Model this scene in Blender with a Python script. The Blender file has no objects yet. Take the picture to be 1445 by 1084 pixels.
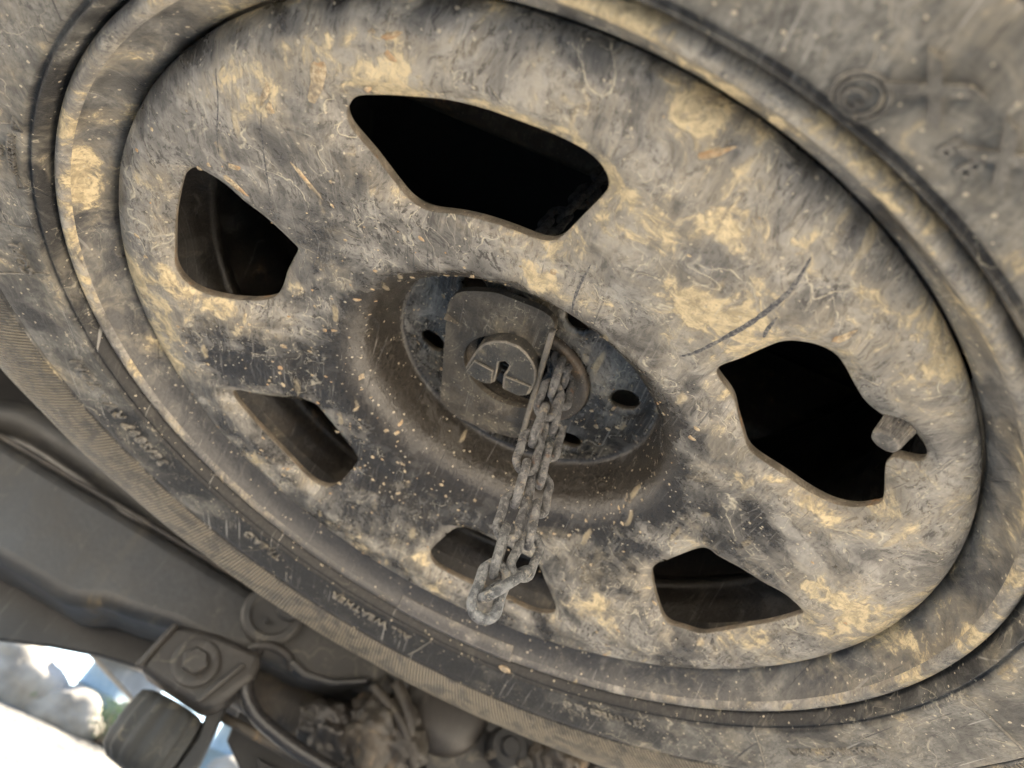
import bpy, bmesh, math, random
from mathutils import Vector, Matrix, noise as mn
from mathutils.geometry import delaunay_2d_cdt
random.seed(7)
S = 0.001                                   # everything below is in millimetres, times S
sc = bpy.context.scene
COL = sc.collection
PI = math.pi
# ------------------------------------------------------------------ camera
CAM = Vector((296.7177, 36.3698, -187.4738))
Rx = Vector((0.18539169, 0.90247284, 0.38880933))
Ry = Vector((-0.59221593, 0.41835258, -0.68866640))
Rz = Vector((-0.78416211, -0.10258605, 0.61201788))
cam = bpy.data.cameras.new('camera'); co = bpy.data.objects.new('camera', cam); COL.objects.link(co)
M = Matrix((( Rx.x, -Ry.x, -Rz.x), (Rx.y, -Ry.y, -Rz.y), (Rx.z, -Ry.z, -Rz.z))).to_4x4()
M.translation = CAM*S; co.matrix_world = M
cam.sensor_width = 36; cam.lens = 36*1017.178/1445.0
cam.clip_start = 0.01; cam.clip_end = 600
cam.dof.use_dof = True; cam.dof.focus_distance = 0.30; cam.dof.aperture_fstop = 10.0
sc.camera = co
# ------------------------------------------------------------------ light
SUN_EL, SUN_AZ = 60, 140                     # sun stands behind the vehicle's tail (+x)
w = bpy.data.worlds.new('World'); sc.world = w; w.use_nodes = True
nt = w.node_tree; bg = nt.nodes['Background']
sky = nt.nodes.new('ShaderNodeTexSky'); sky.sky_type = 'NISHITA'; sky.sun_disc = False
sd = Vector((math.cos(math.radians(SUN_EL))*math.cos(math.radians(SUN_AZ)), math.cos(math.radians(SUN_EL))*math.sin(math.radians(SUN_AZ)), math.sin(math.radians(SUN_EL))))
sky.sun_elevation = math.radians(SUN_EL); sky.sun_rotation = math.atan2(sd.x, sd.y)
nt.links.new(sky.outputs[0], bg.inputs[0]); bg.inputs[1].default_value = 0.085
sl = bpy.data.lights.new('sun', 'SUN'); sl.energy = 5.0; sl.angle = math.radians(0.53); sl.color = (1.0, .91, .76)
so = bpy.data.objects.new('sun', sl); COL.objects.link(so); so.rotation_euler = (-sd).to_track_quat('-Z', 'Y').to_euler()
sc.view_settings.view_transform = 'Standard'; sc.view_settings.look = 'None'; sc.view_settings.gamma = 1
sc.view_settings.exposure = 3.8
# ------------------------------------------------------------------ node helpers
class NT:
    def __init__(s, name):
        s.m = bpy.data.materials.new(name); s.m.use_nodes = True; s.t = s.m.node_tree
        s.b = s.t.nodes['Principled BSDF']; s.co = s.t.nodes.new('ShaderNodeTexCoord').outputs['Object']
    def n(s, ty): return s.t.nodes.new(ty)
    def put(s, sock, v):
        if v is None: return
        if hasattr(v, 'is_linked') or isinstance(v, bpy.types.NodeSocket): s.t.links.new(v, sock)
        else:
            if isinstance(v, (tuple, list)) and len(v) == 3 and sock.type == 'RGBA': v = (*v, 1)
            sock.default_value = v
    def m_(s, op, a, b=None, c=None, clamp=False):
        k = s.n('ShaderNodeMath'); k.operation = op; k.use_clamp = clamp
        for i, v in enumerate((a, b, c)):
            if v is not None: s.put(k.inputs[i], v)
        return k.outputs[0]
    def add(s, a, b): return s.m_('ADD', a, b)
    def mul(s, a, b, clamp=False): return s.m_('MULTIPLY', a, b, clamp=clamp)
    def sst(s, v, lo, hi, a=0., b=1.):
        k = s.n('ShaderNodeMapRange'); k.interpolation_type = 'SMOOTHSTEP'
        s.put(k.inputs[0], v); k.inputs[1].default_value = lo; k.inputs[2].default_value = hi; k.inputs[3].default_value = a; k.inputs[4].default_value = b
        return k.outputs[0]
    def noise(s, vec, scale, detail=6, rough=.6, dist=0., col=False):
        k = s.n('ShaderNodeTexNoise'); s.put(k.inputs['Vector'], vec); k.inputs['Scale'].default_value = scale
        k.inputs['Detail'].default_value = detail; k.inputs['Roughness'].default_value = rough; k.inputs['Distortion'].default_value = dist
        return k.outputs['Color' if col else 'Fac']
    def map(s, vec, rot=(0, 0, 0), scale=(1, 1, 1), loc=(0, 0, 0)):
        k = s.n('ShaderNodeMapping'); s.put(k.inputs[0], vec); k.inputs[1].default_value = loc; k.inputs[2].default_value = rot; k.inputs[3].default_value = scale
        return k.outputs[0]
    def voro(s, vec, scale, feat='F1', rnd=1.):
        k = s.n('ShaderNodeTexVoronoi'); k.feature = feat; s.put(k.inputs['Vector'], vec); k.inputs['Scale'].default_value = scale; k.inputs['Randomness'].default_value = rnd
        return k
    def mix(s, f, a, b):
        k = s.n('ShaderNodeMix'); k.data_type = 'RGBA'; s.put(k.inputs[0], f); s.put(k.inputs[6], a); s.put(k.inputs[7], b); return k.outputs[2]
    def mixf(s, f, a, b):
        k = s.n('ShaderNodeMix'); k.data_type = 'FLOAT'; s.put(k.inputs[0], f); s.put(k.inputs[2], a); s.put(k.inputs[3], b); return k.outputs[0]
    def warp(s, vec, scale, amt):
        k = s.n('ShaderNodeVectorMath'); k.operation = 'MULTIPLY_ADD'
        j = s.n('ShaderNodeVectorMath'); j.operation = 'SUBTRACT'; s.put(j.inputs[0], s.noise(vec, scale, 3, .5, col=True)); j.inputs[1].default_value = (.5, .5, .5)
        s.put(k.inputs[0], j.outputs[0]); k.inputs[1].default_value = (amt, amt, amt); s.put(k.inputs[2], vec); return k.outputs[0]
    def attr(s, name):
        k = s.n('ShaderNodeAttribute'); k.attribute_name = name; return k.outputs['Fac']
    def bump(s, h, strength, dist, nrm=None):
        k = s.n('ShaderNodeBump'); s.put(k.inputs['Height'], h); k.inputs['Strength'].default_value = strength; k.inputs['Distance'].default_value = dist
        if nrm is not None: s.put(k.inputs['Normal'], nrm)
        return k.outputs[0]
    def out(s, color, rough, nrm=None, metal=0., spec=.5):
        s.put(s.b.inputs['Base Color'], color); s.put(s.b.inputs['Roughness'], rough); s.put(s.b.inputs['Metallic'], metal); s.b.inputs['Specular IOR Level'].default_value = spec
        if nrm is not None: s.put(s.b.inputs['Normal'], nrm)
        return s.m
    def sepxyz(s):
        k = s.n('ShaderNodeSeparateXYZ'); s.put(k.inputs[0], s.co); return k.outputs

TAN = (.56, .45, .27); DUST = (.31, .288, .250); PALE = (.62, .55, .40); RUSTY = (.30, .17, .085)

def mudmat(name, base=(.035, .034, .034), rough=.42, film=.5, mud=.5, tide=.6, drops=.3, scratch=.6, k=1., use_attr=False, dust=DUST, tan=TAN, spec=.5, ribs=None, fine=1., specks=.7, tight=.10, mottle=1.):
    """dirty painted or rubber surface: dust film, dried mud smears with tide marks, elongated splashes, drops, scratches"""
    g = NT(name); v = g.co
    dustv = g.attr('dust') if use_attr else None
    wv = g.warp(v, 24*k, .030/k)
    wv2 = g.warp(wv, 95*k, .007/k)
    big = g.noise(wv, 15*k, 5, .58)
    mid = g.noise(wv2, 58*k, 5, .62)
    fin = g.noise(v, 480*k, 4, .68)
    # film of fine dust, wiped and streaked
    f = g.add(g.mul(big, .55), g.add(g.mul(mid, .37), g.mul(fin, .14)))
    if dustv is not None: f = g.add(f, g.mul(dustv, .13))
    c0 = .76 - film*.42
    filmm = g.sst(f, c0 - tight, c0 + tight)
    br = g.noise(g.map(wv, (0, 0, .6), (20, 230, 20)), 1.6*k, 4, .65)
    br2 = g.noise(g.map(v, (0, 0, -.75), (26, 520, 26)), 1.2*k, 4, .65)
    brs = g.add(g.mul(br, .5), g.mul(br2, .5))
    filmm = g.mul(filmm, g.sst(brs, .36, .60, .74, 1.03), True)
    # mud: solid smears with feathered tails
    a = g.noise(g.map(wv2, (0, 0, 0), (1, 1, 1), (.37, .11, .2)), 23*k, 6, .60)
    m2 = g.noise(wv2, 170*k, 5, .70)
    mm = g.add(g.mul(a, .72), g.add(g.mul(m2, .20), g.mul(brs, .12)))
    if dustv is not None: mm = g.add(mm, g.mul(dustv, .075))
    c1 = .72 - mud*.24
    mudm = g.mul(g.sst(mm, c1 - .012, c1 + .045), g.sst(fin, .26, .50, .35, 1.), True)
    thin = g.sst(mm, c1 - .10, c1 + .02, 0., .42)
    # tide marks: bright hair lines round dried pools
    t = g.noise(g.map(wv2, (0, 0, 0), (1, 1, 1), (.7, .3, .1)), 26*k, 2, .5)
    tm = g.sst(g.m_('ABSOLUTE', g.m_('SUBTRACT', t, .50)), .0, .0075, 1., 0.)
    t2 = g.m_('ABSOLUTE', g.m_('SUBTRACT', g.noise(g.map(wv, (0, 0, .5), (1, 2.4, 1)), 44*k, 3, .55), .53))
    tm = g.m_('MAXIMUM', tm, g.sst(t2, 0., .009, .9, 0.))
    if dustv is not None: tm = g.mul(tm, g.sst(dustv, -1.0, .1, .12, 1.))
    tm = g.mul(g.mul(tm, g.sst(mid, .45, .58)), g.mul(tide, g.sst(fin, .36, .56, .25, 1.)), True)
    sp = None
    if mud > .3:
        for i, (ang, sx, sy, thr) in enumerate(((.9, 26, 130, .82), (-.55, 30, 125, .84))):
            vo = g.voro(g.map(g.warp(v, 90, .006), (0, 0, ang), (sx*k, sy*k, 40*k), (i*.31, .2, 0)), 1.)
            h = g.n('ShaderNodeSeparateColor'); g.put(h.inputs[0], vo.outputs['Color'])
            d = g.sst(g.add(vo.outputs['Distance'], g.mul(m2, .25)), .26, .40, 1., 0.)
            q = g.mul(g.sst(h.outputs[0], thr, thr + .02), d); sp = q if sp is None else g.m_('MAXIMUM', sp, q)
        sp = g.mul(g.mul(sp, g.sst(mid, .40, .52)), min(1., mud*1.3))
        mudm = g.m_('MAXIMUM', mudm, sp)
    sc_ = None
    for i, (ang, lo) in enumerate(((.35, .745), (-.8, .75), (1.2, .75))):
        q = g.noise(g.map(g.warp(v, 9, .01) if i == 0 else v, (0, 0, ang), (13*k, (620 if i % 2 else 900)*k, 13*k), (i, 0, 0)), 1., 1, .45)
        q = g.sst(q, lo - .03, lo + .01); sc_ = q if sc_ is None else g.m_('MAXIMUM', sc_, q)
    pick = g.noise(v, 33, 2)
    scd = g.mul(g.mul(sc_, g.sst(pick, .47, .54)), scratch, True)
    scl = g.mul(g.mul(sc_, g.sst(pick, .50, .43)), scratch, True)
    c = g.mix(g.sst(fin, .35, .7), base, tuple(x*1.6 for x in base))
    dcol = g.mix(g.sst(mid, .38, .62), tuple(x*.70 for x in dust), tuple(x*1.15 for x in dust))
    dcol = g.mix(g.sst(fin, .42, .60, 0., .65), dcol, tuple(x*.55 for x in dust))
    c = g.mix(g.mul(filmm, .92), c, dcol)
    pit = g.noise(g.map(wv2, (0, 0, .4), (1, 2.2, 1)), 230*k, 5, .74)
    c = g.mix(g.mul(g.mul(g.sst(pit, .52, .58), g.sst(big, .38, .60, .45, 1.)), .85*mottle), c, tuple(x*1.4 for x in base))
    wash = g.noise(g.map(wv2, (0, 0, 0), (1, 1, 1), (.11, .77, .3)), 42*k, 5, .6)
    c = g.mix(g.mul(g.sst(wash, .56, .63), .62*mottle), c, (.075, .069, .060))
    c = g.mix(g.mul(g.mul(g.sst(wash, .45, .36), .55*mottle), filmm), c, tuple(min(1, x*1.45) for x in dust))
    gate = g.sst(dustv, -1.0, -.3, .15, 1.) if dustv is not None else 1.
    hair = g.mul(g.sst(g.noise(g.map(wv, (0, 0, 1.1), (30*k, 700*k, 30*k)), 1., 3, .7), .56, .66), g.sst(g.noise(v, 28*k, 3), .40, .55))
    c = g.mix(g.mul(g.m_('MAXIMUM', g.mul(g.sst(br2, .56, .68), .34), g.mul(hair, .30)), g.mul(gate, mottle), True), c, tuple(x*.95 for x in dust))
    c = g.mix(thin, c, g.mix(.45, dust, tan))
    c = g.mix(scd, c, (.035, .035, .037))
    c = g.mix(g.mul(tm, .85), c, PALE)
    mc = g.mix(g.sst(m2, .38, .62), tuple(x*.66 for x in tan), tuple(min(1, x*1.15) for x in tan))
    c = g.mix(mudm, c, mc)
    c = g.mix(g.mul(scl, .6), c, (.44, .42, .38))
    cov = g.m_('MAXIMUM', g.m_('MAXIMUM', filmm, mudm), tm)
    if specks > 0:
        vs = g.voro(g.warp(v, 500, .0012), 620*k); h2 = g.n('ShaderNodeSeparateColor'); g.put(h2.inputs[0], vs.outputs['Color'])
        spk = g.mul(g.mul(g.sst(h2.outputs[0], 1-.12*specks, 1-.12*specks+.01), g.m_('LESS_THAN', vs.outputs['Distance'], g.mul(h2.outputs[1], .45))), .8)
        c = g.mix(spk, c, (.50, .43, .31))
    r = g.add(g.mixf(cov, rough, .74), g.mul(g.m_('SUBTRACT', mid, .5), .25))
    hgt = g.add(g.add(g.mul(mudm, .6), g.mul(tm, .3)), g.add(g.mul(fin, .35*fine), g.add(g.mul(mid, .55), g.mul(scd, -.5))))
    nr = g.bump(g.add(hgt, g.mul(pit, -.35)), .75, .0012)
    if ribs:
        X, Y, Z = g.sepxyz(); r0, r1, cnt, dep = ribs
        an = g.m_('ARCTAN2', Y, X); rr = g.m_('SQRT', g.add(g.mul(X, X), g.mul(Y, Y)))
        wv_ = g.m_('SINE', g.add(g.mul(an, cnt), g.add(g.mul(g.noise(v, 60, 2), .8), g.mul(rr, 200))))
        band = g.mul(g.sst(rr, r0 - .0006, r0 + .0006), g.sst(rr, r1 - .004, r1 + .002, 1., 0.))
        nr = g.bump(g.mul(wv_, band), 1., dep, nr)
        groove = g.sst(g.m_('ABSOLUTE', g.m_('SUBTRACT', rr, .2652)), .0004, .0009, .75, 0.)
        c = g.mix(g.mul(g.mul(band, .75), g.sst(mid, .36, .56, .2, 1.)), c, (.37, .315, .22))
        c = g.mix(g.mul(g.mul(g.sst(wv_, .3, -.5), band), .75), c, (.06, .055, .048))
        c = g.mix(groove, c, (.04, .038, .035))
    return g.out(c, g.m_('MINIMUM', g.m_('MAXIMUM', r, .12), 1.), nr, spec=spec)

MAT = {}
TAN = (.50, .42, .275)
MAT['disc'] = mudmat('muddy_wheel_paint', (.024, .0205, .0165), .20, .52, .43, .9, use_attr=True, scratch=.55, spec=.6)
MAT['rim'] = mudmat('rim_paint', (.028, .027, .027), .32, .30, .30, .3, scratch=.5, dust=(.20, .19, .17), use_attr=True, mottle=.5)
MAT['lip'] = mudmat('rim_lip_mud', (.06, .057, .055), .40, .50, .50, .4, scratch=.3, k=1.6, use_attr=True)
MAT['barrel'] = mudmat('rim_barrel_grime', (0.0180, 0.0156, 0.0132), .32, .25, .22, .1, scratch=.3, dust=(0.0600, 0.0510, 0.0390), tan=(0.1200, 0.0840, 0.0480), specks=0)
MAT['tyre'] = mudmat('dusty_tyre_rubber', (0.0224, 0.0215, 0.0206), .55, .38, .28, .5, scratch=.9, spec=.3, dust=(0.2150, 0.2047, 0.1806), tan=(0.3612, 0.2967, 0.1892), ribs=(.267, .331, 700., .0022), use_attr=True, mottle=0.55)
MAT['letter'] = mudmat('tyre_lettering_rubber', (0.0320, 0.0304, 0.0288), .6, .62, .34, .2, scratch=.2, k=2., spec=.3, dust=(0.2080, 0.1960, 0.1720), tan=(0.3680, 0.3040, 0.1920), mottle=0.2)
MAT['hubplate'] = mudmat('hoist_plate_paint', (.040, .034, .027), .42, .50, .33, .4, scratch=.35, k=1.3, dust=(.165, .142, .108), tan=(.42, .34, .21), tight=.16, mottle=.9, spec=.35)
MAT['ring'] = mudmat('hoist_ring_steel', (.06, .048, .036), .4, .42, .28, .2, scratch=.4, k=2., dust=(.19, .16, .12), tan=RUSTY)
MAT['knob'] = mudmat('hoist_toggle_paint', (0.0285, 0.0271, 0.0242), .38, .38, .28, .4, scratch=.5, k=1.8, dust=(0.1425, 0.1268, 0.0998), tight=.16, mottle=0.5)
MAT['black'] = mudmat('black_gloss_part', (.014, .013, .013), .20, .12, .06, .05, scratch=.2, k=2., specks=.2, mottle=0.1)
MAT['stem'] = mudmat('valve_rubber', (.035, .034, .033), .55, .50, .28, .2, scratch=.2, k=3., mottle=0.3)
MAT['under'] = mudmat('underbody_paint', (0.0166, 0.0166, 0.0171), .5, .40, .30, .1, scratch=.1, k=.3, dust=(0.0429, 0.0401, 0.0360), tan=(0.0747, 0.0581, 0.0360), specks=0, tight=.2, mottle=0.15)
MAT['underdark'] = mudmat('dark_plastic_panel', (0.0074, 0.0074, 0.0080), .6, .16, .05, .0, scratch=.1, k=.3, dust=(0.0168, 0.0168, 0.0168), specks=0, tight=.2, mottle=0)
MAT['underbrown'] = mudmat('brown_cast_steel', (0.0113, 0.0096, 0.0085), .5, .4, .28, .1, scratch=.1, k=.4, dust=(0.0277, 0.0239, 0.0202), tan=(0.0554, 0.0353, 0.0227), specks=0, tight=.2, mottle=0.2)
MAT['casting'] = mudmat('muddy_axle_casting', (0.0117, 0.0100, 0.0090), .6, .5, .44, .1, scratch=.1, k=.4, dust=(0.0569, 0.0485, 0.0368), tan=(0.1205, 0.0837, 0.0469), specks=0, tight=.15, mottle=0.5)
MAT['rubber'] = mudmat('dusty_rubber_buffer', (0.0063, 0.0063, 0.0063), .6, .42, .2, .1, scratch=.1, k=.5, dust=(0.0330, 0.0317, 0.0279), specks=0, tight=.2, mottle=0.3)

for q in ('rim', 'lip', 'tyre'): MAT[q]['attr'] = 1
MAT['edge_glint'] = mudmat('edge_glint_steel', (.11, .10, .085), .4, .6, .36, .1, scratch=.2, k=3., dust=(.26, .23, .185), tan=(.40, .32, .20), mottle=0.3)  # lighter colour paints bright highlights onto the hoist's bevelled edges and flange
def chainmat():
    g = NT('corroded_zinc_chain'); v = g.co
    oi = g.n('ShaderNodeObjectInfo').outputs['Random']
    sh = g.n('ShaderNodeVectorMath'); sh.operation = 'ADD'; g.put(sh.inputs[0], v)
    cx = g.n('ShaderNodeCombineXYZ'); g.put(cx.inputs[0], g.mul(oi, 3.)); g.put(sh.inputs[1], cx.outputs[0]); v = sh.outputs[0]
    a = g.noise(v, 190, 8, .72); b = g.noise(v, 700, 5, .75); d = g.noise(v, 90, 5, .6); e = g.noise(g.map(v, (0, 0, 0), (1, 1, 1), (.2, .5, .3)), 260, 7, .7)
    c = g.mix(g.sst(a, .42, .60), (.045, .046, .049), (.150, .150, .150))
    c = g.mix(g.mul(g.sst(b, .5, .64), .6), c, (.28, .272, .255))
    c = g.mix(g.mul(g.sst(e, .56, .66), .75), c, (.30, .26, .20))
    c = g.mix(g.mul(g.sst(d, .64, .70), .5), c, (.20, .11, .06))
    nr = g.bump(g.add(g.mul(a, .6), b), .9, .0009)
    return g.out(c, g.sst(b, .3, .7, .5, .85), nr, metal=.25)
MAT['chain'] = chainmat()
def splatmat():
    g = NT('dried_mud_splash'); v = g.co; a = g.noise(v, 500, 7, .75); b = g.noise(v, 120, 4)
    c = g.mix(g.sst(a, .36, .64), (.24, .18, .11), (.58, .47, .31)); c = g.mix(g.sst(b, .50, .62, 0., .8), c, (.40, .25, .13)); c = g.mix(g.sst(b, .46, .36, 0., .8), c, (.20, .17, .13))
    return g.out(c, .9, g.bump(a, .8, .0008))
MAT['splat'] = splatmat()
def scuffmat():
    g = NT('rubber_scuff'); a = g.noise(g.co, 700, 5, .7); return g.out(g.mix(g.sst(a, .42, .66), (.05, .05, .055), (.22, .205, .18)), .75)
MAT['scuff'] = scuffmat()
def gravelmat():
    g = NT('pale_gravel_ground'); v = g.co
    a = g.noise(v, 1.3, 6, .6); b = g.noise(v, 22, 8, .7); vo = g.voro(v, 30)
    c = g.mix(g.sst(a, .4, .62), (.37, .32, .25), (.49, .43, .35)); c = g.mix(g.sst(b, .4, .65), c, (.58, .52, .44))
    hs = g.n('ShaderNodeSeparateColor'); g.put(hs.inputs[0], vo.outputs['Color']); c = g.mix(g.mul(hs.outputs[0], .45), c, (.27, .25, .23))
    X, Y, Z = g.sepxyz(); earth = g.mix(g.sst(b, .40, .58), (.030, .026, .020), (.075, .066, .052)); earth = g.mix(g.sst(g.noise(v, 1.4, 5), .52, .58), earth, (.14, .12, .085)); c = g.mix(g.sst(X, -3.4, -2.2, 1., 0.), c, earth)
    return g.out(c, .95, g.bump(g.add(vo.outputs['Distance'], b), 1., .02))
MAT['ground'] = gravelmat()
def simple(name, c0, c1, sc_, rough=.8):
    g = NT(name); a = g.noise(g.co, sc_, 6, .65)
    return g.out(g.mix(g.sst(a, .35, .65), c0, c1), rough, g.bump(a, .6, .01))
MAT['rock'] = simple('pale_stone', (.075, .063, .046), (.15, .13, .10), 3.)
MAT['leaf'] = simple('shrub_leaf', (.05, .09, .03), (.11, .15, .06), 6., .6)
MAT['twig'] = simple('shrub_twig', (.10, .07, .045), (.16, .12, .08), 8.)
MAT['bluepaint'] = simple('faded_blue_drum', (.07, .10, .115), (.11, .14, .15), 5., .5)

# ------------------------------------------------------------------ object helpers
def mesh_obj(name, verts, faces, mat, parent=None, smooth=True, sharp=None):
    me = bpy.data.meshes.new(name); me.from_pydata([tuple(c*S for c in p) for p in verts], [], faces); me.update()
    if smooth: me.polygons.foreach_set('use_smooth', [True]*len(me.polygons))
    if sharp: me.set_sharp_from_angle(angle=math.radians(sharp))
    me.materials.append(mat); o = bpy.data.objects.new(name, me); COL.objects.link(o)
    if parent: o.parent = parent
    return o
def bm_obj(name, bm, mat, parent=None, smooth=True, sharp=None):
    bmesh.ops.recalc_face_normals(bm, faces=bm.faces)
    me = bpy.data.meshes.new(name); bm.to_mesh(me); bm.free()
    me.transform(Matrix.Scale(S, 4))
    if smooth: me.polygons.foreach_set('use_smooth', [True]*len(me.polygons))
    if sharp: me.set_sharp_from_angle(angle=math.radians(sharp))
    me.materials.append(mat); o = bpy.data.objects.new(name, me); COL.objects.link(o)
    if parent: o.parent = parent
    return o
def thing(name, label, cat, loc=(0, 0, 0), group=None):
    o = bpy.data.objects.new(name, None); COL.objects.link(o); o.location = Vector(loc)*S; o['label'] = label; o['category'] = cat; o.empty_display_size = .02
    if group: o['group'] = group
    return o
def tag(o, label, cat, group=None, kind=None):
    o['label'] = label; o['category'] = cat
    if group: o['group'] = group
    if kind: o['kind'] = kind
    return o
def bevel(o, w_, seg=3, ang=35, edge_glint=False):
    if edge_glint: o.data.materials.append(MAT['edge_glint'])
    m = o.modifiers.new('bevel', 'BEVEL'); m.width = w_*S; m.segments = seg; m.limit_method = 'ANGLE'; m.angle_limit = math.radians(ang)
    if edge_glint: m.material = 1
    return o
def lathe(name, prof, mat, parent=None, seg=360, sharp=None, a0=0, a1=360, close=False, mod=None):
    full = abs(a1 - a0) >= 360; n = seg + (0 if full else 1); V = []; F = []; k = len(prof)
    for i in range(n):
        a = math.radians(a0 + (a1 - a0)*i/seg)
        for r, z in prof:
            if mod: r2, z2 = mod(r, z, a)
            else: r2, z2 = r, z
            V.append((r2*math.cos(a), r2*math.sin(a), z2))
    kk = k if close else k - 1
    for i in range(n if full else n - 1):
        j = (i + 1) % n
        for q in range(kk):
            q2 = (q + 1) % k; F.append((i*k + q, j*k + q, j*k + q2, i*k + q2))
    if not full and close: F.append(tuple(range(k))); F.append(tuple((n - 1)*k + q for q in reversed(range(k))))
    o = mesh_obj(name, V, F, mat, parent, True, sharp)
    if mat.get('attr'):
        at = o.data.attributes.new('dust', 'FLOAT', 'POINT')
        base_ = -.9 if name == 'tyre' else 0
        at.data.foreach_set('value', [(base_*(1-sm(math.hypot(x, y), 228.6, 230.4)) if base_ else 0) + 1.0-2.0*math.exp(-(((math.atan2(y, x)+math.radians(170)+PI) % (2*PI)-PI)/math.radians(58))**2) for x, y, z in V])
    return o
def tube_bm(bm, pts, rad, seg=14, cap=True, closed=False):
    P = [Vector(p) for p in pts]; n = len(P); rings = []; up = None
    for i in range(n):
        if closed: t = (P[(i+1) % n] - P[i-1]).normalized()
        else: t = (P[min(i+1, n-1)] - P[max(i-1, 0)]).normalized()
        if up is None: up = t.orthogonal().normalized()
        up = (up - t*up.dot(t)).normalized(); s = t.cross(up); r = rad[i] if isinstance(rad, (list, tuple)) else rad
        rings.append([bm.verts.new(P[i] + (up*math.cos(2*PI*j/seg) + s*math.sin(2*PI*j/seg))*r) for j in range(seg)])
    for i in range(n if closed else n-1):
        A, B = rings[i], rings[(i+1) % n]
        for j in range(seg): bm.faces.new((A[j], A[(j+1) % seg], B[(j+1) % seg], B[j]))
    if cap and not closed: bm.faces.new(rings[0]); bm.faces.new(rings[-1])
def smooth_path(pts, n=6):
    P = [Vector(p) for p in pts]; Q = []
    for i in range(len(P)-1):
        a, b, c, d = P[max(i-1, 0)], P[i], P[i+1], P[min(i+2, len(P)-1)]
        for j in range(n):
            t = j/n; Q.append(.5*((2*b) + (c-a)*t + (2*a-5*b+4*c-d)*t*t + (3*b-a-3*c+d)*t**3))
    Q.append(P[-1]); return Q
def prism(name, outline, z0, z1, mat, parent=None, fr=None, bev=0, seg=3, edge_glint=False):
    """outline polygon extruded z0..z1; fr maps (u, v, w) to millimetres"""
    bm = bmesh.new(); f = fr or (lambda u, v, w_: Vector((u, v, w_)))
    A = [bm.verts.new(f(u, v, z0)) for u, v in outline]; B = [bm.verts.new(f(u, v, z1)) for u, v in outline]; n = len(A)
    bm.faces.new(A); bm.faces.new(B[::-1])
    for i in range(n): bm.faces.new((A[i], B[i], B[(i+1) % n], A[(i+1) % n]))
    bmesh.ops.triangulate(bm, faces=[q for q in bm.faces if len(q.verts) > 4]) if not bev else None
    o = bm_obj(name, bm, mat, parent, True, 40)
    if bev: bevel(o, bev, seg, edge_glint=edge_glint)
    return o
def sm(x, a, b):
    t = max(0., min(1., (x-a)/(b-a))); return t*t*(3-2*t)

# ------------------------------------------------------------------ the wheel disc
WIN = [[[172.7, -25.9], [173.7, -24.9], [173.6, -22.5], [173.3, -18.2], [173.4, -14.0], [172.8, -10.0], [171.8, -6.1], [171.5, -2.2], [171.0, 1.0], [169.4, 3.0], [165.7, 4.5], [161.3, 5.2], [156.0, 4.9], [145.0, 3.8], [131.4, 2.2], [125.0, 1.1], [121.8, -0.3], [120.1, -2.9], [120.1, -7.5], [120.8, -13.0], [121.4, -17.6], [121.8, -22.3], [123.1, -24.6], [128.2, -26.5], [138.7, -27.2], [148.7, -27.7], [156.2, -28.3], [162.4, -28.6], [168.0, -27.7]], [[125.7, 37.6], [137.2, 36.1], [149.3, 34.6], [157.7, 33.9], [163.5, 34.3], [168.8, 35.2], [172.2, 36.8], [172.8, 38.9], [172.7, 41.8], [173.9, 44.8], [178.4, 46.9], [183.1, 47.5], [186.7, 48.8], [188.8, 50.5], [188.9, 51.9], [186.6, 53.2], [182.9, 53.6], [178.5, 53.4], [176.0, 54.1], [174.8, 56.0], [174.5, 59.6], [174.0, 62.1], [169.7, 63.5], [164.1, 65.1], [157.1, 65.9], [147.8, 65.3], [138.1, 63.6], [128.3, 61.9], [123.2, 59.7], [122.1, 55.7], [122.0, 51.1], [123.4, 46.0], [122.6, 42.3], [122.5, 39.2]], [[122.9, 118.1], [121.9, 113.6], [121.2, 107.9], [123.4, 99.5], [129.8, 98.9], [140.8, 96.6], [152.5, 95.3], [162.3, 93.9], [173.1, 94.4], [173.8, 96.3], [172.9, 101.6], [171.7, 107.1], [171.3, 112.8], [171.5, 118.0], [170.1, 120.4], [166.4, 122.4], [161.3, 125.4], [146.3, 124.5], [129.2, 121.5]], [[156.6, -174.4], [141.1, -175.4], [122.9, -178.3], [118.3, 176.5], [119.9, 169.3], [123.2, 162.5], [127.0, 156.7], [143.7, 154.0], [162.2, 152.6], [169.6, 156.1], [171.6, 160.1], [169.7, 164.7], [168.9, 170.6], [168.8, 176.5], [167.9, -179.1], [165.1, -176.0]], [[167.4, -113.8], [152.1, -115.2], [132.2, -117.7], [122.0, -119.9], [120.3, -126.5], [120.7, -133.3], [123.2, -140.8], [126.0, -142.6], [139.6, -144.8], [156.8, -145.8], [165.5, -143.7], [167.8, -139.2], [168.2, -129.2], [169.4, -121.2]], [[174.4, -57.2], [168.0, -56.8], [161.6, -57.1], [153.7, -58.0], [142.2, -58.7], [127.4, -61.2], [124.9, -61.7], [124.3, -65.0], [124.1, -70.8], [123.9, -76.6], [126.5, -81.2], [133.6, -84.1], [147.3, -86.1], [161.2, -86.5], [169.0, -85.1], [173.7, -82.2], [174.2, -77.6], [175.1, -71.5], [176.0, -65.8], [177.0, -60.8], [176.2, -58.4]]]
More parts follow.
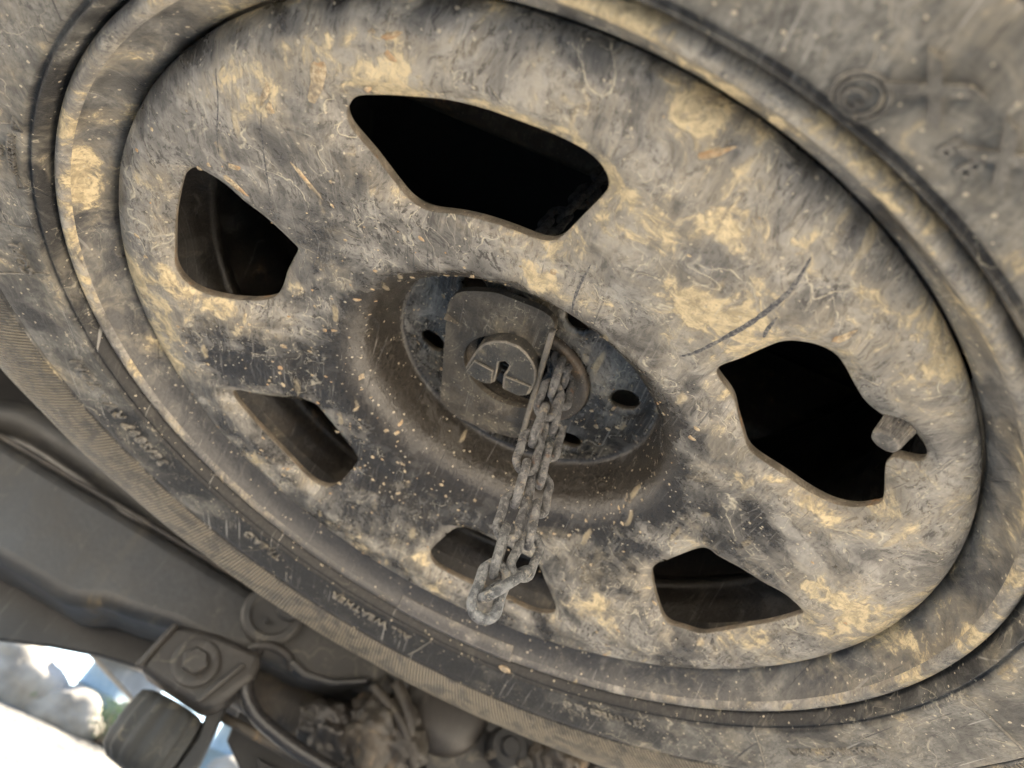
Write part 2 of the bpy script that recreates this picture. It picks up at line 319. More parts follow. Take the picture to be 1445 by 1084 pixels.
PROF = [(36, 55.5), (38, 55), (44, 55.6), (52, 56.9), (62, 57.9), (69, 58.0), (72.6, 57.9), (74.2, 57.0), (75.1, 55.6), (75.8, 53.2), (76.8, 48), (77.9, 41.5), (79.4, 35), (81.4, 30), (84, 26.0), (87.4, 22.7), (91.6, 20.2), (96.6, 18.4), (103, 17.2), (111, 16.4), (126, 15), (138, 12), (150, 9), (162, 5.9), (172, 3.1), (179, 1.6), (184, .2), (188, -1.2), (191.5, -1.8), (195, -1.5), (198, -.6), (200.5, .6), (202.4, 2.0), (203.6, 3.6), (204.3, 5.6), (204.4, 8)]
SA = [0.]
for i in range(1, len(PROF)): SA.append(SA[-1] + math.hypot(PROF[i][0]-PROF[i-1][0], PROF[i][1]-PROF[i-1][1]))
SA = [PROF[0][0] + s for s in SA]
def lerp(x, X, Y):
    if x <= X[0]: return Y[0]
    for i in range(1, len(X)):
        if x <= X[i]:
            t = (x-X[i-1])/(X[i]-X[i-1]); return Y[i-1]*(1-t)+Y[i]*t
    return Y[-1]
RA = [p[0] for p in PROF]; RA2 = RA[:-1]; ZA = [p[1] for p in PROF]
def cat1(x, X, Y):          # smooth monotone-ish interpolation
    import bisect
    i = min(max(bisect.bisect_right(X, x)-1, 0), len(X)-2); h = X[i+1]-X[i]; t = min(1., max(0., (x-X[i])/h))
    def slope(j):
        if j <= 0 or j >= len(X)-1: return 0. if j <= 0 else (Y[-1]-Y[-2])/(X[-1]-X[-2])
        return (Y[j+1]-Y[j-1])/(X[j+1]-X[j-1])
    m0, m1 = slope(i)*h, slope(i+1)*h
    return (2*t**3-3*t*t+1)*Y[i]+(t**3-2*t*t+t)*m0+(-2*t**3+3*t*t)*Y[i+1]+(t**3-t*t)*m1
def s_of_r(r): return lerp(r, RA2, SA[:-1])
def spoke(r, a):            # spokes stand a little prouder than the window areas
    wgt = sm(r, 96, 130)*(1-sm(r, 172, 192)); c = math.cos(3*(a+math.radians(10)))
    return -3.2*wgt*(1-c*c)**1.2
LUG = [(55.3*math.cos(math.radians(18.5+60*k)), 55.3*math.sin(math.radians(18.5+60*k))) for k in range(6)]
def relief(x, y, r):
    d = spoke(r, math.atan2(y, x))
    if r < 74:
        for lx, ly in LUG:
            q = math.hypot(x-lx, y-ly)
            if q < 15: d += -2.0*(1-sm(q, 9.5, 14.5)) + 2.2*(1-sm(q, 6.6, 10))
    d += 0.35*mn.noise(Vector((x, y, 0))*.022) + .16*mn.noise(Vector((x, y, 5))*.07)
    return d
def zsurf(x, y):
    r = math.hypot(x, y); d = dwin(x, y) if 112 < r < 190 else 99
    return -2.3*sm(d, 3.5, 8.5)*sm(r, 112, 128)*(1-sm(r, 176, 190)) + cat1(r, RA2, ZA[:-1]) + relief(x, y, r)
def resample(P, step):
    n = len(P); Q = []
    for i in range(n):
        a, b, c, d = [Vector(P[(i+k) % n]) for k in (-1, 0, 1, 2)]; m = max(1, int(round((c-b).length/step)))
        for j in range(m):
            t = j/m; Q.append(.5*((2*b)+(c-a)*t+(2*a-5*b+4*c-d)*t*t+(3*b-a-3*c+d)*t**3))
    return Q
def offset(P, d):           # closed outline, anticlockwise or clockwise: push outward by d
    n = len(P); area = sum(P[i].x*P[(i+1) % n].y-P[(i+1) % n].x*P[i].y for i in range(n)); sg = 1 if area > 0 else -1; Q = []
    for i in range(n):
        t = (P[(i+1) % n]-P[i-1]).normalized(); Q.append(P[i]+Vector((t.y, -t.x))*sg*d)
    return Q
def toS(p):
    r = math.hypot(p[0], p[1]); s = s_of_r(r); return Vector((p[0]*s/r, p[1]*s/r))
wins = []
for Wn in WIN:
    P = [Vector((r*math.cos(math.radians(a)), r*math.sin(math.radians(a)))) for r, a in Wn]
    P = resample(P, 1.6)
    for _ in range(2): P = [(P[i-1]+2*P[i]+P[(i+1) % len(P)])/4 for i in range(len(P))]
    wins.append(P)
lugs = [[Vector((lx+6.8*math.cos(2*PI*k/28), ly+6.8*math.sin(2*PI*k/28))) for k in range(28)] for lx, ly in LUG]
holes = wins + lugs
SMAX = SA[-1]; SMIN = SA[0]
pts = []; edges = []
def ringpts(s, n):
    b = len(pts)
    for k in range(n): pts.append(Vector((s*math.cos(2*PI*k/n), s*math.sin(2*PI*k/n))))
    return b
b = ringpts(SMIN, 120); edges += [(b+k, b+(k+1) % 120) for k in range(120)]
b = ringpts(SMAX, 720); edges += [(b+k, b+(k+1) % 720) for k in range(720)]
for H in holes:
    b = len(pts); n = len(H); pts += [toS(p) for p in H]; edges += [(b+k, b+(k+1) % n) for k in range(n)]
offs = []
for wi, H in enumerate(holes):
    for d in ((.9, 2.0, 3.4) if wi < 6 else (1.2, 2.6)):
        Q = offset(H, d); offs += Q; pts += [toS(q) for q in Q]
# grid of the occupied cells near outlines
occ = set()
for H in holes:
    for d in (0, 1, 2, 3, 4):
        for q in offset(H, d): occ.add((int(q.x//2), int(q.y//2)))
def inside(q, H):
    c = False; n = len(H); j = n-1
    for i in range(n):
        if (H[i].y > q[1]) != (H[j].y > q[1]) and q[0] < (H[j].x-H[i].x)*(q[1]-H[i].y)/(H[j].y-H[i].y)+H[i].x: c = not c
        j = i
    return c
bbs = [(min(p.x for p in H)-1, max(p.x for p in H)+1, min(p.y for p in H)-1, max(p.y for p in H)+1) for H in holes]
def in_hole(x, y):
    for H, bb in zip(holes, bbs):
        if bb[0] < x < bb[1] and bb[2] < y < bb[3] and inside((x, y), H): return True
    return False
s = SMIN + 2.2; step = 2.4; row = 0
rs_of = lambda s: lerp(s, SA, RA)
while s < SMAX - 1.2:
    n = int(2*PI*s/2.7) if s < SMAX-20 else 700; r = rs_of(s)
    for k in range(n):
        a = 2*PI*(k+.5*(row % 2))/n; x, y = r*math.cos(a), r*math.sin(a)
        if (int(x//2), int(y//2)) in occ or in_hole(x, y): continue
        pts.append(Vector((s*math.cos(a), s*math.sin(a))))
    s += (1.25 if 68 < s < 128 else step) if s < SMAX-20 else 1.25; row += 1
vo, eo, fo, _, _, _ = delaunay_2d_cdt(pts, edges, [], 0, 1e-4)
V = []
from math import atan2
hole_all = [p for H in wins for p in H]
cell = {}
for p in hole_all: cell.setdefault((int(p.x//13), int(p.y//13)), []).append(p)
def dwin(x, y):
    ix, iy = int(x//13), int(y//13); d = 99.
    for i in (-1, 0, 1):
        for j in (-1, 0, 1):
            for p in cell.get((ix+i, iy+j), ()): d = min(d, math.hypot(p.x-x, p.y-y))
    return d
DUSTB = [((160, -86), 16, .9), ((95, -128), 14, .7), ((147, -106), 14, .5), ((180, -37), 20, .5), ((180, -8), 20, .6), ((181, 10), 16, .6), ((125, 47), 20, 1.3), ((165, 91), 18, .8), ((200, 55), 14, .6), ((-48, -187), 13, 1.), ((-57, -195), 10, 1.), ((-133, 99), 18, .7), ((-31, 150), 20, .8), ((73, 115), 16, .6), ((47, 155), 22, .7), ((172, 78), 20, .5), ((-63, -89), 13, .5), ((-75, 168), 14, .8), ((118, 68), 18, .9), ((155, 110), 14, .8), ((100, 20), 22, .8), ((20, -190), 20, .4), ((140, 60), 30, .6), ((70, -170), 22, .5), ((-110, 120), 22, .5), ((-130, 60), 20, .3),
         ((70, -102), 16, -.8), ((123, -108), 13, -.4), ((83, -91), 14, -.8), ((-31, -142), 18, -.9), ((-37, -102), 22, -1.), ((-120, -51), 25, -.9), ((-14, 102), 22, -.8), ((125, -61), 16, -.5), ((89, -71), 16, -.7), ((-97, -87), 22, -1.), ((-30, 68), 18, -.7), ((53, 126), 13, -.5), ((-97, 18), 24, -.6), ((0, -95), 20, -.7), ((10, 100), 16, -.5), ((-150, 20), 16, -.4), ((-140, -110), 25, -.3)]
dust = []; skip = set()
for i, p in enumerate(vo):
    s = p.length; a = math.atan2(p.y, p.x)
    r = lerp(s, SA, RA); z = lerp(s, SA, ZA)
    if r < 203.5: z = cat1(r, RA2, ZA[:-1]) if r > 90 or r < 70 else z
    x, y = r*math.cos(a), r*math.sin(a); z += relief(x, y, r)
    if 110 < r < 195:
        d = dwin(x, y); z += 2.2*math.exp(-(d/2.8)**2) - 2.3*sm(d, 3.5, 8.5)*sm(r, 112, 128)*(1-sm(r, 176, 190))
    V.append((x, y, z))
    dv = -1.7 + 1.75*sm(r, 78, 106) + .25*sm(r, 185, 200) if r < 110 else .1 + .2*sm(r, 150, 200)
    if r < 73: dv = -.35
    # mask value rises towards the tail of the vehicle and drops on the far side
    dv += .30*sm(x, -60, 160) - .15*sm(-x, 20, 140)
    dv += .45*sm(r, 190, 202)*(1 if x > -60 else .35) - 1.5*sm(r, 193, 198.5)*sm(x, 30, 90)*(1-sm(y, 60, 150))*(.7+1.3*mn.noise(Vector((x, y, 2))*.06)) + (.35*math.exp(-((dwin(x, y)-4)/4.)**2) if 112 < r < 186 else 0)
    for (bx, by), sg, am in DUSTB: dv += (.55 if am > 0 else .40)*am*math.exp(-((x-bx)**2+(y-by)**2)/(2*sg*sg))
    dust.append(dv)
F = []
for f in fo:
    if len(f) < 3: continue
    ok = True; cx = sum(vo[i].x for i in f)/len(f); cy = sum(vo[i].y for i in f)/len(f); s = math.hypot(cx, cy)
    if s < SMIN-.01: continue
    x = sum(V[i][0] for i in f)/len(f); y = sum(V[i][1] for i in f)/len(f)
    if in_hole(x, y): continue
    if max((vo[i]).length for i in f) > SMAX + .1: continue
    if all(abs(vo[i].length-SMIN) < .02 for i in f): continue
    F.append(tuple(f))
wheel = thing('spare_wheel', 'muddy black steel spare wheel with its tyre, slung flat beneath the vehicle', 'wheel')
me = bpy.data.meshes.new('disc'); me.from_pydata([tuple(c*S for c in p) for p in V], [], [tuple(reversed(f)) for f in F]); me.update()
me.polygons.foreach_set('use_smooth', [True]*len(me.polygons))
at = me.attributes.new('dust', 'FLOAT', 'POINT'); at.data.foreach_set('value', dust)
me.materials.append(MAT['disc']); disc = bpy.data.objects.new('disc', me); COL.objects.link(disc); disc.parent = wheel
sol = disc.modifiers.new('solid', 'SOLIDIFY'); sol.thickness = .0046; sol.offset = -1; sol.use_even_offset = False; sol.use_rim = True
MAT['cut'] = mudmat('window_cut_edge', (.10, .085, .065), .55, .55, .35, .2, .1, .2, k=2.5, dust=(.25, .215, .165), tan=(.33, .20, .10))
me.materials.append(MAT['cut']); sol.material_offset_rim = 1
disc.modifiers.new('wn', 'WEIGHTED_NORMAL').keep_sharp = True

# rim: trough round the disc, rolled lip and the barrel behind
rim_p = [(223.6, 14), (223.4, 2), (223.2, -8), (222.6, -11.4), (221.2, -13.2), (219.6, -13.9), (217.9, -13.6), (216.8, -12.4), (215.9, -10.4), (214.8, -7.4), (213.2, -4.4), (211.2, -1.6), (209.2, .6), (207.4, 2.6), (206.0, 5.0), (205.3, 8.5)]
lip = lathe('rim_lip', rim_p[:9], MAT['lip'], wheel, 720)
lathe('rim_trough', rim_p[8:] + [(205.0, 20), (202, 32)], MAT['rim'], wheel, 720)
lathe('rim_barrel', [(202, 32), (197, 40), (193, 44), (187, 45.5), (184.6, 48), (184.6, 52), (188, 55), (191, 60), (189, 68), (186, 80), (187, 100), (196, 118), (205, 134), (207, 190), (213, 202), (224, 206), (226, 216), (226, 222)], MAT['barrel'], wheel, 240)

# tyre
TY = [(223.7, 12), (223.9, -2), (224.0, -10.5), (224.6, -13.6), (225.6, -16.6), (226.4, -18.4), (227.0, -18.9), (227.5, -18.2), (228.2, -17.6), (229.0, -17.8), (229.5, -19.2), (230.1, -20.2), (231.5, -20.5), (236, -21.3), (240, -22.2), (250, -24.6), (260, -26.6), (263.6, -27.2), (264.3, -27.0), (264.9, -26.0), (265.6, -26.0), (266.2, -27.3), (267, -27.8), (272, -28.8), (280, -30.2), (290, -31.4), (300, -32), (310, -31.6), (318, -30.2), (326, -27.8), (331, -25.4), (334, -23.4), (336, -20), (340, -18.5), (347, -14), (356, -4), (364, 9), (370, 24), (374, 42), (376, 62), (377, 110), (376, 160), (370, 198), (356, 226), (330, 246), (290, 253), (250, 246), (226, 232)]
def tmod(r, z, a):
    if r > 331 and z < 60:
        n = 58; t = (a*n/(2*PI)) % 1.; g = (1 - sm(abs(t-.5), .03, .09))*sm(r, 331, 340)
        r2 = r - 5*g; z += 4*g*(1-sm(r, 350, 372)); r = r2
    z += .5*mn.noise(Vector((math.cos(a)*r*.03, math.sin(a)*r*.03, 0)))*sm(r, 232, 250)
    return r, z
tyre = lathe('tyre', TY, MAT['tyre'], wheel, 1160, mod=tmod)
TR = [p[0] for p in TY[5:33]]; TZ = [p[1] for p in TY[5:33]]
def tz(r): return lerp(r, TR, TZ)
# raised lettering, bent round the sidewall (tops of the letters point outward, reading clockwise from below)
def lettering(txt, ang, r0, size, h=.9, squeeze=1., weight=.16):
    cu = bpy.data.curves.new('lettering', 'FONT'); cu.body = txt; cu.size = size; cu.extrude = .5; cu.align_x = 'CENTER'; cu.resolution_u = 3; cu.space_character = 1.1; cu.offset = weight
    o = bpy.data.objects.new('tmp', cu); COL.objects.link(o); dg = bpy.context.evaluated_depsgraph_get(); m = bpy.data.meshes.new_from_object(o.evaluated_get(dg)); bpy.data.objects.remove(o)
    bm = bmesh.new(); bm.from_mesh(m); bpy.data.meshes.remove(m)
    bmesh.ops.subdivide_edges(bm, edges=[e for e in bm.edges if e.calc_length() > 3], cuts=2)
    for v in bm.verts:
        x, y, z = v.co; r = r0+y; a = math.radians(ang) + x*squeeze/r0
        v.co = Vector((r*math.cos(a), r*math.sin(a), tz(r) + (.6 if z < 0 else -h)))
    return bm_obj('lettering', bm, MAT['letter'], tyre, False)
lettering('ALL WEATHER', -170.5, 236, 9.2, 1.5)
lettering('MADE IN GERMANY', 109.6, 242.5, 6.2, 1.1)
lettering('38/S897 RV · TDH', -116, 240, 11, 1.5)
lettering('RIM', -69.6, 237.4, 3.8, 1.5)
lettering('PROTECTOR', -69.2, 232.4, 3.8, 1.5)
lettering('COPL', -87, 239, 8.5, 1.3)
lettering('23 YETYECE AR 45', 146, 236, 6.5, 1.1)
lettering('TREAD', -148, 237, 9.5, 1.3)
lettering('G', 15.2, 230.5, 7.6, .7)
lettering('8 B', 21.5, 236, 7, .7)
lettering('X', 17.5, 240, 14, 1.3, 1.4, .4)
lettering('X', 22.5, 240, 14, 1.3, 1.4, .4)
def ridge(P, rad):          # thin moulded line on the sidewall; P are (r, degrees)
    bm = bmesh.new(); Q = []
    for i in range(len(P)-1):
        for k in range(8):
            t = k/8; Q.append((P[i][0]*(1-t)+P[i+1][0]*t, P[i][1]*(1-t)+P[i+1][1]*t))
    Q.append(P[-1]); tube_bm(bm, [(r*math.cos(math.radians(a)), r*math.sin(math.radians(a)), tz(r)-rad*.25) for r, a in Q], rad, 8)
    return bm_obj('mould_line', bm, MAT['letter'], tyre)
for P in ([(230, -88.6), (262, -91.3)], [(228, 119.4), (262, 122.3)], [(230, 84.7), (262, 87.5)], [(230, -80.5), (236, -81.4), (246, -81.6), (247, -80)], [(228, 40), (262, 43)], [(230, 178), (262, 181)], [(229, -150), (262, -147)], [(230, 0), (262, 3)],
          [(243, -72.5), (243, -66.5)], [(243, -66.5), (232, -64.5)], [(229.5, -74), (233, -72), (233, -74.5), (229.5, -74)], [(230, -65), (233.5, -65.5), (233.5, -63.6), (230, -65)]):
    ridge(P, .55)
ridge([(234 + 4.4*math.cos(t), 15.4 + 1.1*math.sin(t)) for t in [2*PI*k/20 for k in range(21)]], .6)
ridge([(234 + 5.8*math.cos(t), 15.4 + 1.45*math.sin(t)) for t in [2*PI*k/20 for k in range(21)]], .6)
# balance weight clipped to the lip
wt = lathe('balance_weight', [(217, -13.3), (217.6, -14.5), (219.4, -15.0), (221.4, -14.5), (222.9, -12.8), (219, -11), (214.2, -6.2), (212.6, -5.6), (213.2, -8.0), (215, -12)], MAT['lip'], wheel, 40, 40, 163, 186.4, close=True); bevel(wt, .5, 2, 50)

# valve stem through the notch in the window
def oriented(P0, D):
    D = Vector(D).normalized(); X = D.orthogonal().normalized(); Y = D.cross(X); return lambda u, v, w_: Vector(P0)+X*u+Y*v+D*w_
ax = Vector((-.33, -.33, -.9)); P0 = Vector((123.6, 136.6, 7.0))
fr = oriented(P0, ax)
valve = bpy.data.objects.new('valve_stem', None)
bm = bmesh.new(); tube_bm(bm, [fr(0, 0, d) for d in (-26, -14, -8, -3, 0)], [8.5, 8.5, 6.5, 5.2, 5.2], 28)
vstem = bm_obj('valve_stem', bm, MAT['black'], wheel)
bpy.data.objects.remove(valve)
bm = bmesh.new(); rings = []; nk = 22
for d, rr in ((-1, 4.8), (0, 5.3), (12.2, 5.0), (13.4, 4.6), (13.7, 3.8), (13.4, 0.01)):
    ring_ = []
    for k in range(nk*4):
        a = 2*PI*k/(nk*4); g = .7*(1 if k % 4 in (0, 1) else -1) if 0 <= d <= 12 else 0
        ring_.append(bm.verts.new(fr((rr+g)*math.cos(a), (rr+g)*math.sin(a), d)))
    rings.append(ring_)
for A, B in zip(rings, rings[1:]):
    for k in range(nk*4): bm.faces.new((A[k], A[(k+1) % (nk*4)], B[(k+1) % (nk*4)], B[k]))
bm_obj('valve_cap', bm, MAT['stem'], vstem, True, 30)

# rubber scuffs drawn across the paint
for P, w0 in (([(171.4, 77.6), (161.6, 78.0), (149.6, 76.8), (137.4, 74.8), (124.1, 71.2), (106.1, 65.6), (97.2, 61.7)], .9), ([(139.9, -107.6), (114.9, -111.3), (86.1, -114.4)], .28), ([(148.8, -125.4), (132.6, -127.0), (111.3, -130.0)], .28), ([(124.6, 17.4), (105.1, 15.6), (89.0, 16.2)], .5), ([(145.3, 80.0), (136.7, 80.3), (131.6, 81.4)], .6), ([(85.9, -104.5), (74.3, -96.4), (38.9, -107.3)], .25)):
    Q = smooth_path([(x, y, 0) for x, y in P], 14); bm = bmesh.new(); prev = None; N_ = len(Q)
    for k, q in enumerate(Q):
        t = (Q[min(k+1, N_-1)]-Q[max(k-1, 0)]).normalized(); nn = Vector((-t.y, t.x, 0)); wd = w0*(.15+math.sin(PI*k/(N_-1))**.6)*(1+.5*mn.noise(q*.35))
        row_ = []
        for u, hh in ((-1, -.02), (-.5, .09), (0, .12), (.5, .09), (1, -.02)):
            x, y = q.x+nn.x*wd*u, q.y+nn.y*wd*u; row_.append(bm.verts.new((x, y, zsurf(x, y)-hh)))
        if prev:
            for a_, b_, c_, d_ in zip(prev, prev[1:], row_[1:], row_): bm.faces.new((a_, b_, c_, d_))
        prev = row_
    bm_obj('scuff_mark', bm, MAT['scuff'], wheel)

# thick mud splashes and drops lying on the disc: one uncountable layer
bm = bmesh.new()
def splash(cx, cy, L, Wd, ang, h=.8, seg=18):
    c, s_ = math.cos(ang), math.sin(ang); n1 = random.uniform(0, 100); rings = []
    if in_hole(cx, cy): return
    for q, hh in ((1., -.15), (.86, .5), (.6, .85), (.28, 1.)):
        R_ = []
        for k in range(seg):
            a = 2*PI*k/seg; wob = 1+.45*mn.noise(Vector((n1+1.6*math.cos(a), 1.6*math.sin(a), 0)))
            u, v = L*q*wob*math.cos(a), Wd*q*wob*math.sin(a)*(1-.35*math.cos(a)); x = cx+u*c-v*s_; y = cy+u*s_+v*c
            R_.append(bm.verts.new((x, y, zsurf(x, y)-h*hh*(1+.3*mn.noise(Vector((x, y, 3))*.6)))))
        rings.append(R_)
    top = bm.verts.new((cx, cy, zsurf(cx, cy)-h))
    for A, B in zip(rings, rings[1:]):
        for k in range(seg): bm.faces.new((A[k], A[(k+1) % seg], B[(k+1) % seg], B[k]))
    for k in range(seg): bm.faces.new((rings[-1][k], rings[-1][(k+1) % seg], top))
def rad(v): return math.atan2(v[1], v[0])
for cx, cy, L, Wd, an in ((160, -86, 9, 2.6, -2.9), (147, -106, 5, 1.2, -2.8), (143, -104, 2.2, 1.6, 0), (113, -96, 7, 1.1, 2.6), (108, -93, 5, .9, 2.5), (95, -128, 6, 1.6, 2.4), (-50, -80, 3, .8, .5), (185, -60, 4, 1, 1.), (190, 40, 5, 1.2, .9), (150, 100, 4, 1.2, .5)):
    splash(cx, cy, L, Wd, an, .6)
for i in range(620):
    if i < 360: r = 40+random.random()*50; a = random.uniform(-PI, PI); sz = min(1.9, random.expovariate(3.6))+.16
    else: r = 90+random.random()*108; a = random.gauss(-2.3, 1.1); sz = abs(random.gauss(0, .5))+.25
    if 74 < r < 81: continue
    splash(r*math.cos(a), r*math.sin(a), sz*random.uniform(1, 1.9), sz, random.uniform(0, PI), .35, 9)
sp = bm_obj('mud_splashes', bm, MAT['splat'], wheel); sp['kind'] = 'stuff'
bm = bmesh.new(); bmesh.ops.create_icosphere(bm, subdivisions=3, radius=1.)
c0 = Vector((225.8*math.cos(math.radians(163.7)), 225.8*math.sin(math.radians(163.7)), -18.5))
for v in bm.verts: q = v.co.copy(); v.co = Vector((q.x*3.2, q.y*4.2, q.z*1.6))*(1+.25*mn.noise(q*2)) + c0
peb = bm_obj('mud_clod', bm, MAT['splat'], wheel)

# ------------------------------------------------------------------ hoist in the hub
hoist = thing('wheel_hoist', 'dusty black hoist plate with split round toggle filling the hub of the spare wheel', 'wheel carrier')
lathe('retainer_ring', [(27.5, 64), (27.4, 56), (27.9, 54.4), (29, 53.6), (33.5, 52.2), (35.3, 52), (36.2, 52.7), (36.6, 54.5), (36.6, 62)], MAT['ring'], hoist, 96)
PL = [(-44.8, -39.8), (33.8, -45.3), (40.1, -44.2), (45.5, -41.9), (50.1, -36.5), (57.1, -22.8), (58.7, -1.6), (57.6, 5.5), (54.9, 8.3), (50.6, 9.4), (-39.2, 12.6), (-44.6, 10.6), (-51.3, -9.4), (-51.3, -27.0)]
def hole_plate(name, outer, hc, hr, z0, z1, mat, parent):
    P = [Vector(p) for p in outer]; P2 = []
    for i in range(len(P)):
        n = max(1, int((P[(i+1) % len(P)]-P[i]).length/3)); P2 += [P[i].lerp(P[(i+1) % len(P)], k/n) for k in range(n)]
    for _ in range(1): P2 = [(P2[i-1]+2*P2[i]+P2[(i+1) % len(P2)])/4 for i in range(len(P2))]
    H = [Vector((hc[0]+hr*math.cos(2*PI*k/64), hc[1]+hr*math.sin(2*PI*k/64))) for k in range(64)]
    pt = P2+H; n = len(P2); ed = [(i, (i+1) % n) for i in range(n)]+[(n+i, n+(i+1) % 64) for i in range(64)]
    vo, _, fo, _, _, _ = delaunay_2d_cdt(pt, ed, [], 0, 1e-4); V = [(p.x, p.y, z0) for p in vo]; F = []
    for f in fo:
        c = sum((vo[i] for i in f), Vector((0, 0)))/len(f)
        if (c-Vector(hc)).length < hr*.995 or not inside((c.x, c.y), P2): continue
        F.append(tuple(reversed(f)))
    o = mesh_obj(name, V, F, mat, parent, False); m = o.modifiers.new('s', 'SOLIDIFY'); m.thickness = (z1-z0)*S; m.offset = -1; bevel(o, .6, 2, 60, True); return o
hole_plate('lift_plate', PL, (6, -6), 25.6, 44.8, 48.2, MAT['hubplate'], hoist)
prism('plate_flange', [(50.5, 7.2), (52, 9.9), (-39, 13.2), (-43, 11.6), (-41, 10.7)], 41.2, 44.7, MAT['edge_glint'], hoist, bev=.7)
lathe_o = lathe('toggle_collar', [(26.5, 70), (26.5, 60), (23.8, 56.6), (22.4, 53.2), (21.2, 52.4), (20.2, 53.6), (19.6, 55), (18.2, 53.6), (17.0, 55), (17.0, 62)], MAT['black'], hoist, 96)
lathe_o.location = Vector((7.5, -6, 0))*S
KN = [(3.0, -27.6), (9.9, -26.2), (20.2, -23.8), (27, -21), (31.8, -16.5), (35.2, -11), (36.0, -3.7), (33.5, 1), (29.5, 5), (24.8, 8.0), (15.9, 9.6), (5.1, 8.6), (1.0, 3.8), (0.4, -5.8), (6, -6.6), (11.1, -7.1), (16, -5.9), (19.8, -5.6), (21.4, -8.3), (18.8, -11.3), (14.4, -10.9), (7, -10.7), (2.0, -10.6), (-1.1, -15.0), (-1.6, -20), (0.2, -25.5)]
kn = prism('toggle', KN, 38.2, 54, MAT['knob'], hoist, bev=.9, edge_glint=True)
prism('toggle_step', [(1.8, -26.5), (13, -23.5), (12, -12.6), (2.4, -11.6), (0, -15), (-.4, -20)], 36.9, 38.4, MAT['knob'], hoist, bev=.5, edge_glint=True)
prism('toggle_step', [(2, 3.4), (2, -5), (12, -6), (13, 8.2), (5.4, 7.8)], 37.1, 38.4, MAT['knob'], hoist, bev=.5, edge_glint=True)
for i in range(4):
    prism('slot_rib', [(2+i*4.2, -12), (3.1+i*4.2, -12), (3.1+i*4.2, -4), (2+i*4.2, -4)], 48+.3*i, 50.4, MAT['ring'], hoist)
lathe('bore_back', [(27.4, 60), (20, 78), (14, 80), (3, 80)], MAT['black'], hoist, 64)

# ------------------------------------------------------------------ chain
H_ = Vector((-.9915, -.1297, 0)).normalized(); RT = Vector((H_.y, -H_.x, 0))
def link_mesh():
    bm = bmesh.new(); L, Wd, r = 12.4, 6.7, 2.0; pts = []; hw = Wd-r; hl = L-Wd
    for k in range(11): a = -PI/2+PI*k/10; pts.append((hl+hw*math.cos(a), hw*math.sin(a), 0))
    pts.append((0, hw*.93, 0))
    for k in range(11): a = PI/2+PI*k/10; pts.append((-hl+hw*math.cos(a), hw*math.sin(a), 0))
    pts.append((0, -hw*.93, 0))
    tube_bm(bm, pts, r, 14, closed=True)
    for v in bm.verts: v.co *= 1+.035*mn.noise(v.co*.7)
    bmesh.ops.recalc_face_normals(bm, faces=bm.faces); me = bpy.data.meshes.new('link'); bm.to_mesh(me); bm.free(); me.transform(Matrix.Scale(S, 4)); me.polygons.foreach_set('use_smooth', [True]*len(me.polygons)); me.materials.append(MAT['chain']); return me
LM = link_mesh()
def put_link(parent, c, d, wdir, twist=0, sc_=1.):
    d = Vector(d).normalized(); wd = Vector(wdir); wd = (wd-d*wd.dot(d)).normalized(); n = d.cross(wd)
    q = Matrix.Rotation(twist, 3, d); wd = q @ wd; n = q @ n
    m = Matrix((d, wd, n)).transposed().to_4x4(); m.translation = Vector(c)*S
    o = bpy.data.objects.new('link', LM); COL.objects.link(o); o.parent = parent; o.matrix_basis = m @ Matrix.Scale(sc_, 4); return o
chain = thing('hanging_chain', 'grey corroded steel chain hanging doubled from the hub of the wheel', 'chain')
Ls = [((24.0, 16.5, 58), 0), ((23.8, 18.4, 41.5), 1), ((23.6, 20.0, 26.5), 0), ((23.4, 21.2, 10.5), 1), ((23.1, 22.6, -5.4), 0), ((22.8, 25.6, -21.8), 1), ((22.4, 28.1, -38.6), 0), ((22.1, 30.2, -55.0), 1), ((21.6, 33.4, -72.2), 0)]
for i, (c, edge) in enumerate(Ls):
    nx = Ls[min(i+1, len(Ls)-1)][0]; pv = Ls[max(i-1, 0)][0]; d = Vector(pv)-Vector(nx)
    put_link(chain, c, d if i < 8 else (0, -1.5, 16), H_ if edge else RT, (.30, -.2, .22, -.25, .18, -.15, .10, -.25, .05)[i], 1.12 if i == 8 else 1.)
Rs = [((16.4, 20.6, 56), 1), ((16.4, 23.4, 41.5), 0), ((16.2, 26.2, 26.4), 1), ((16.2, 28.8, 11.2), 0), ((16.4, 31.4, -4.0), 1), ((17.0, 34.6, -19.4), 0), ((18.0, 37.8, -35.0), 1), ((19.4, 40.8, -50.6), 0), ((22.6, 37.6, -67.2), 1)]
for i, (c, edge) in enumerate(Rs):
    nx = Rs[min(i+1, len(Rs)-1)][0]; pv = Rs[max(i-1, 0)][0]; d = Vector(pv)-Vector(nx)
    put_link(chain, c, d if i < 8 else (-1, 7.4, 12.6), H_ if edge else RT, (-.2, .25, -.2, .2, -.2, .15, -.2, .15, .25)[i], 1.08 if i == 8 else 1.)
chain2 = thing('hoist_chain', 'slack chain loop hidden in the dark behind the uppermost wheel window', 'chain')
for i in range(9):
    t = i/8; put_link(chain2, (70-8*t, -18+10*t+6*math.sin(3*t), 80+15*i), (-.06, .1, 1), RT if i % 2 else H_, .3*(-1)**i)

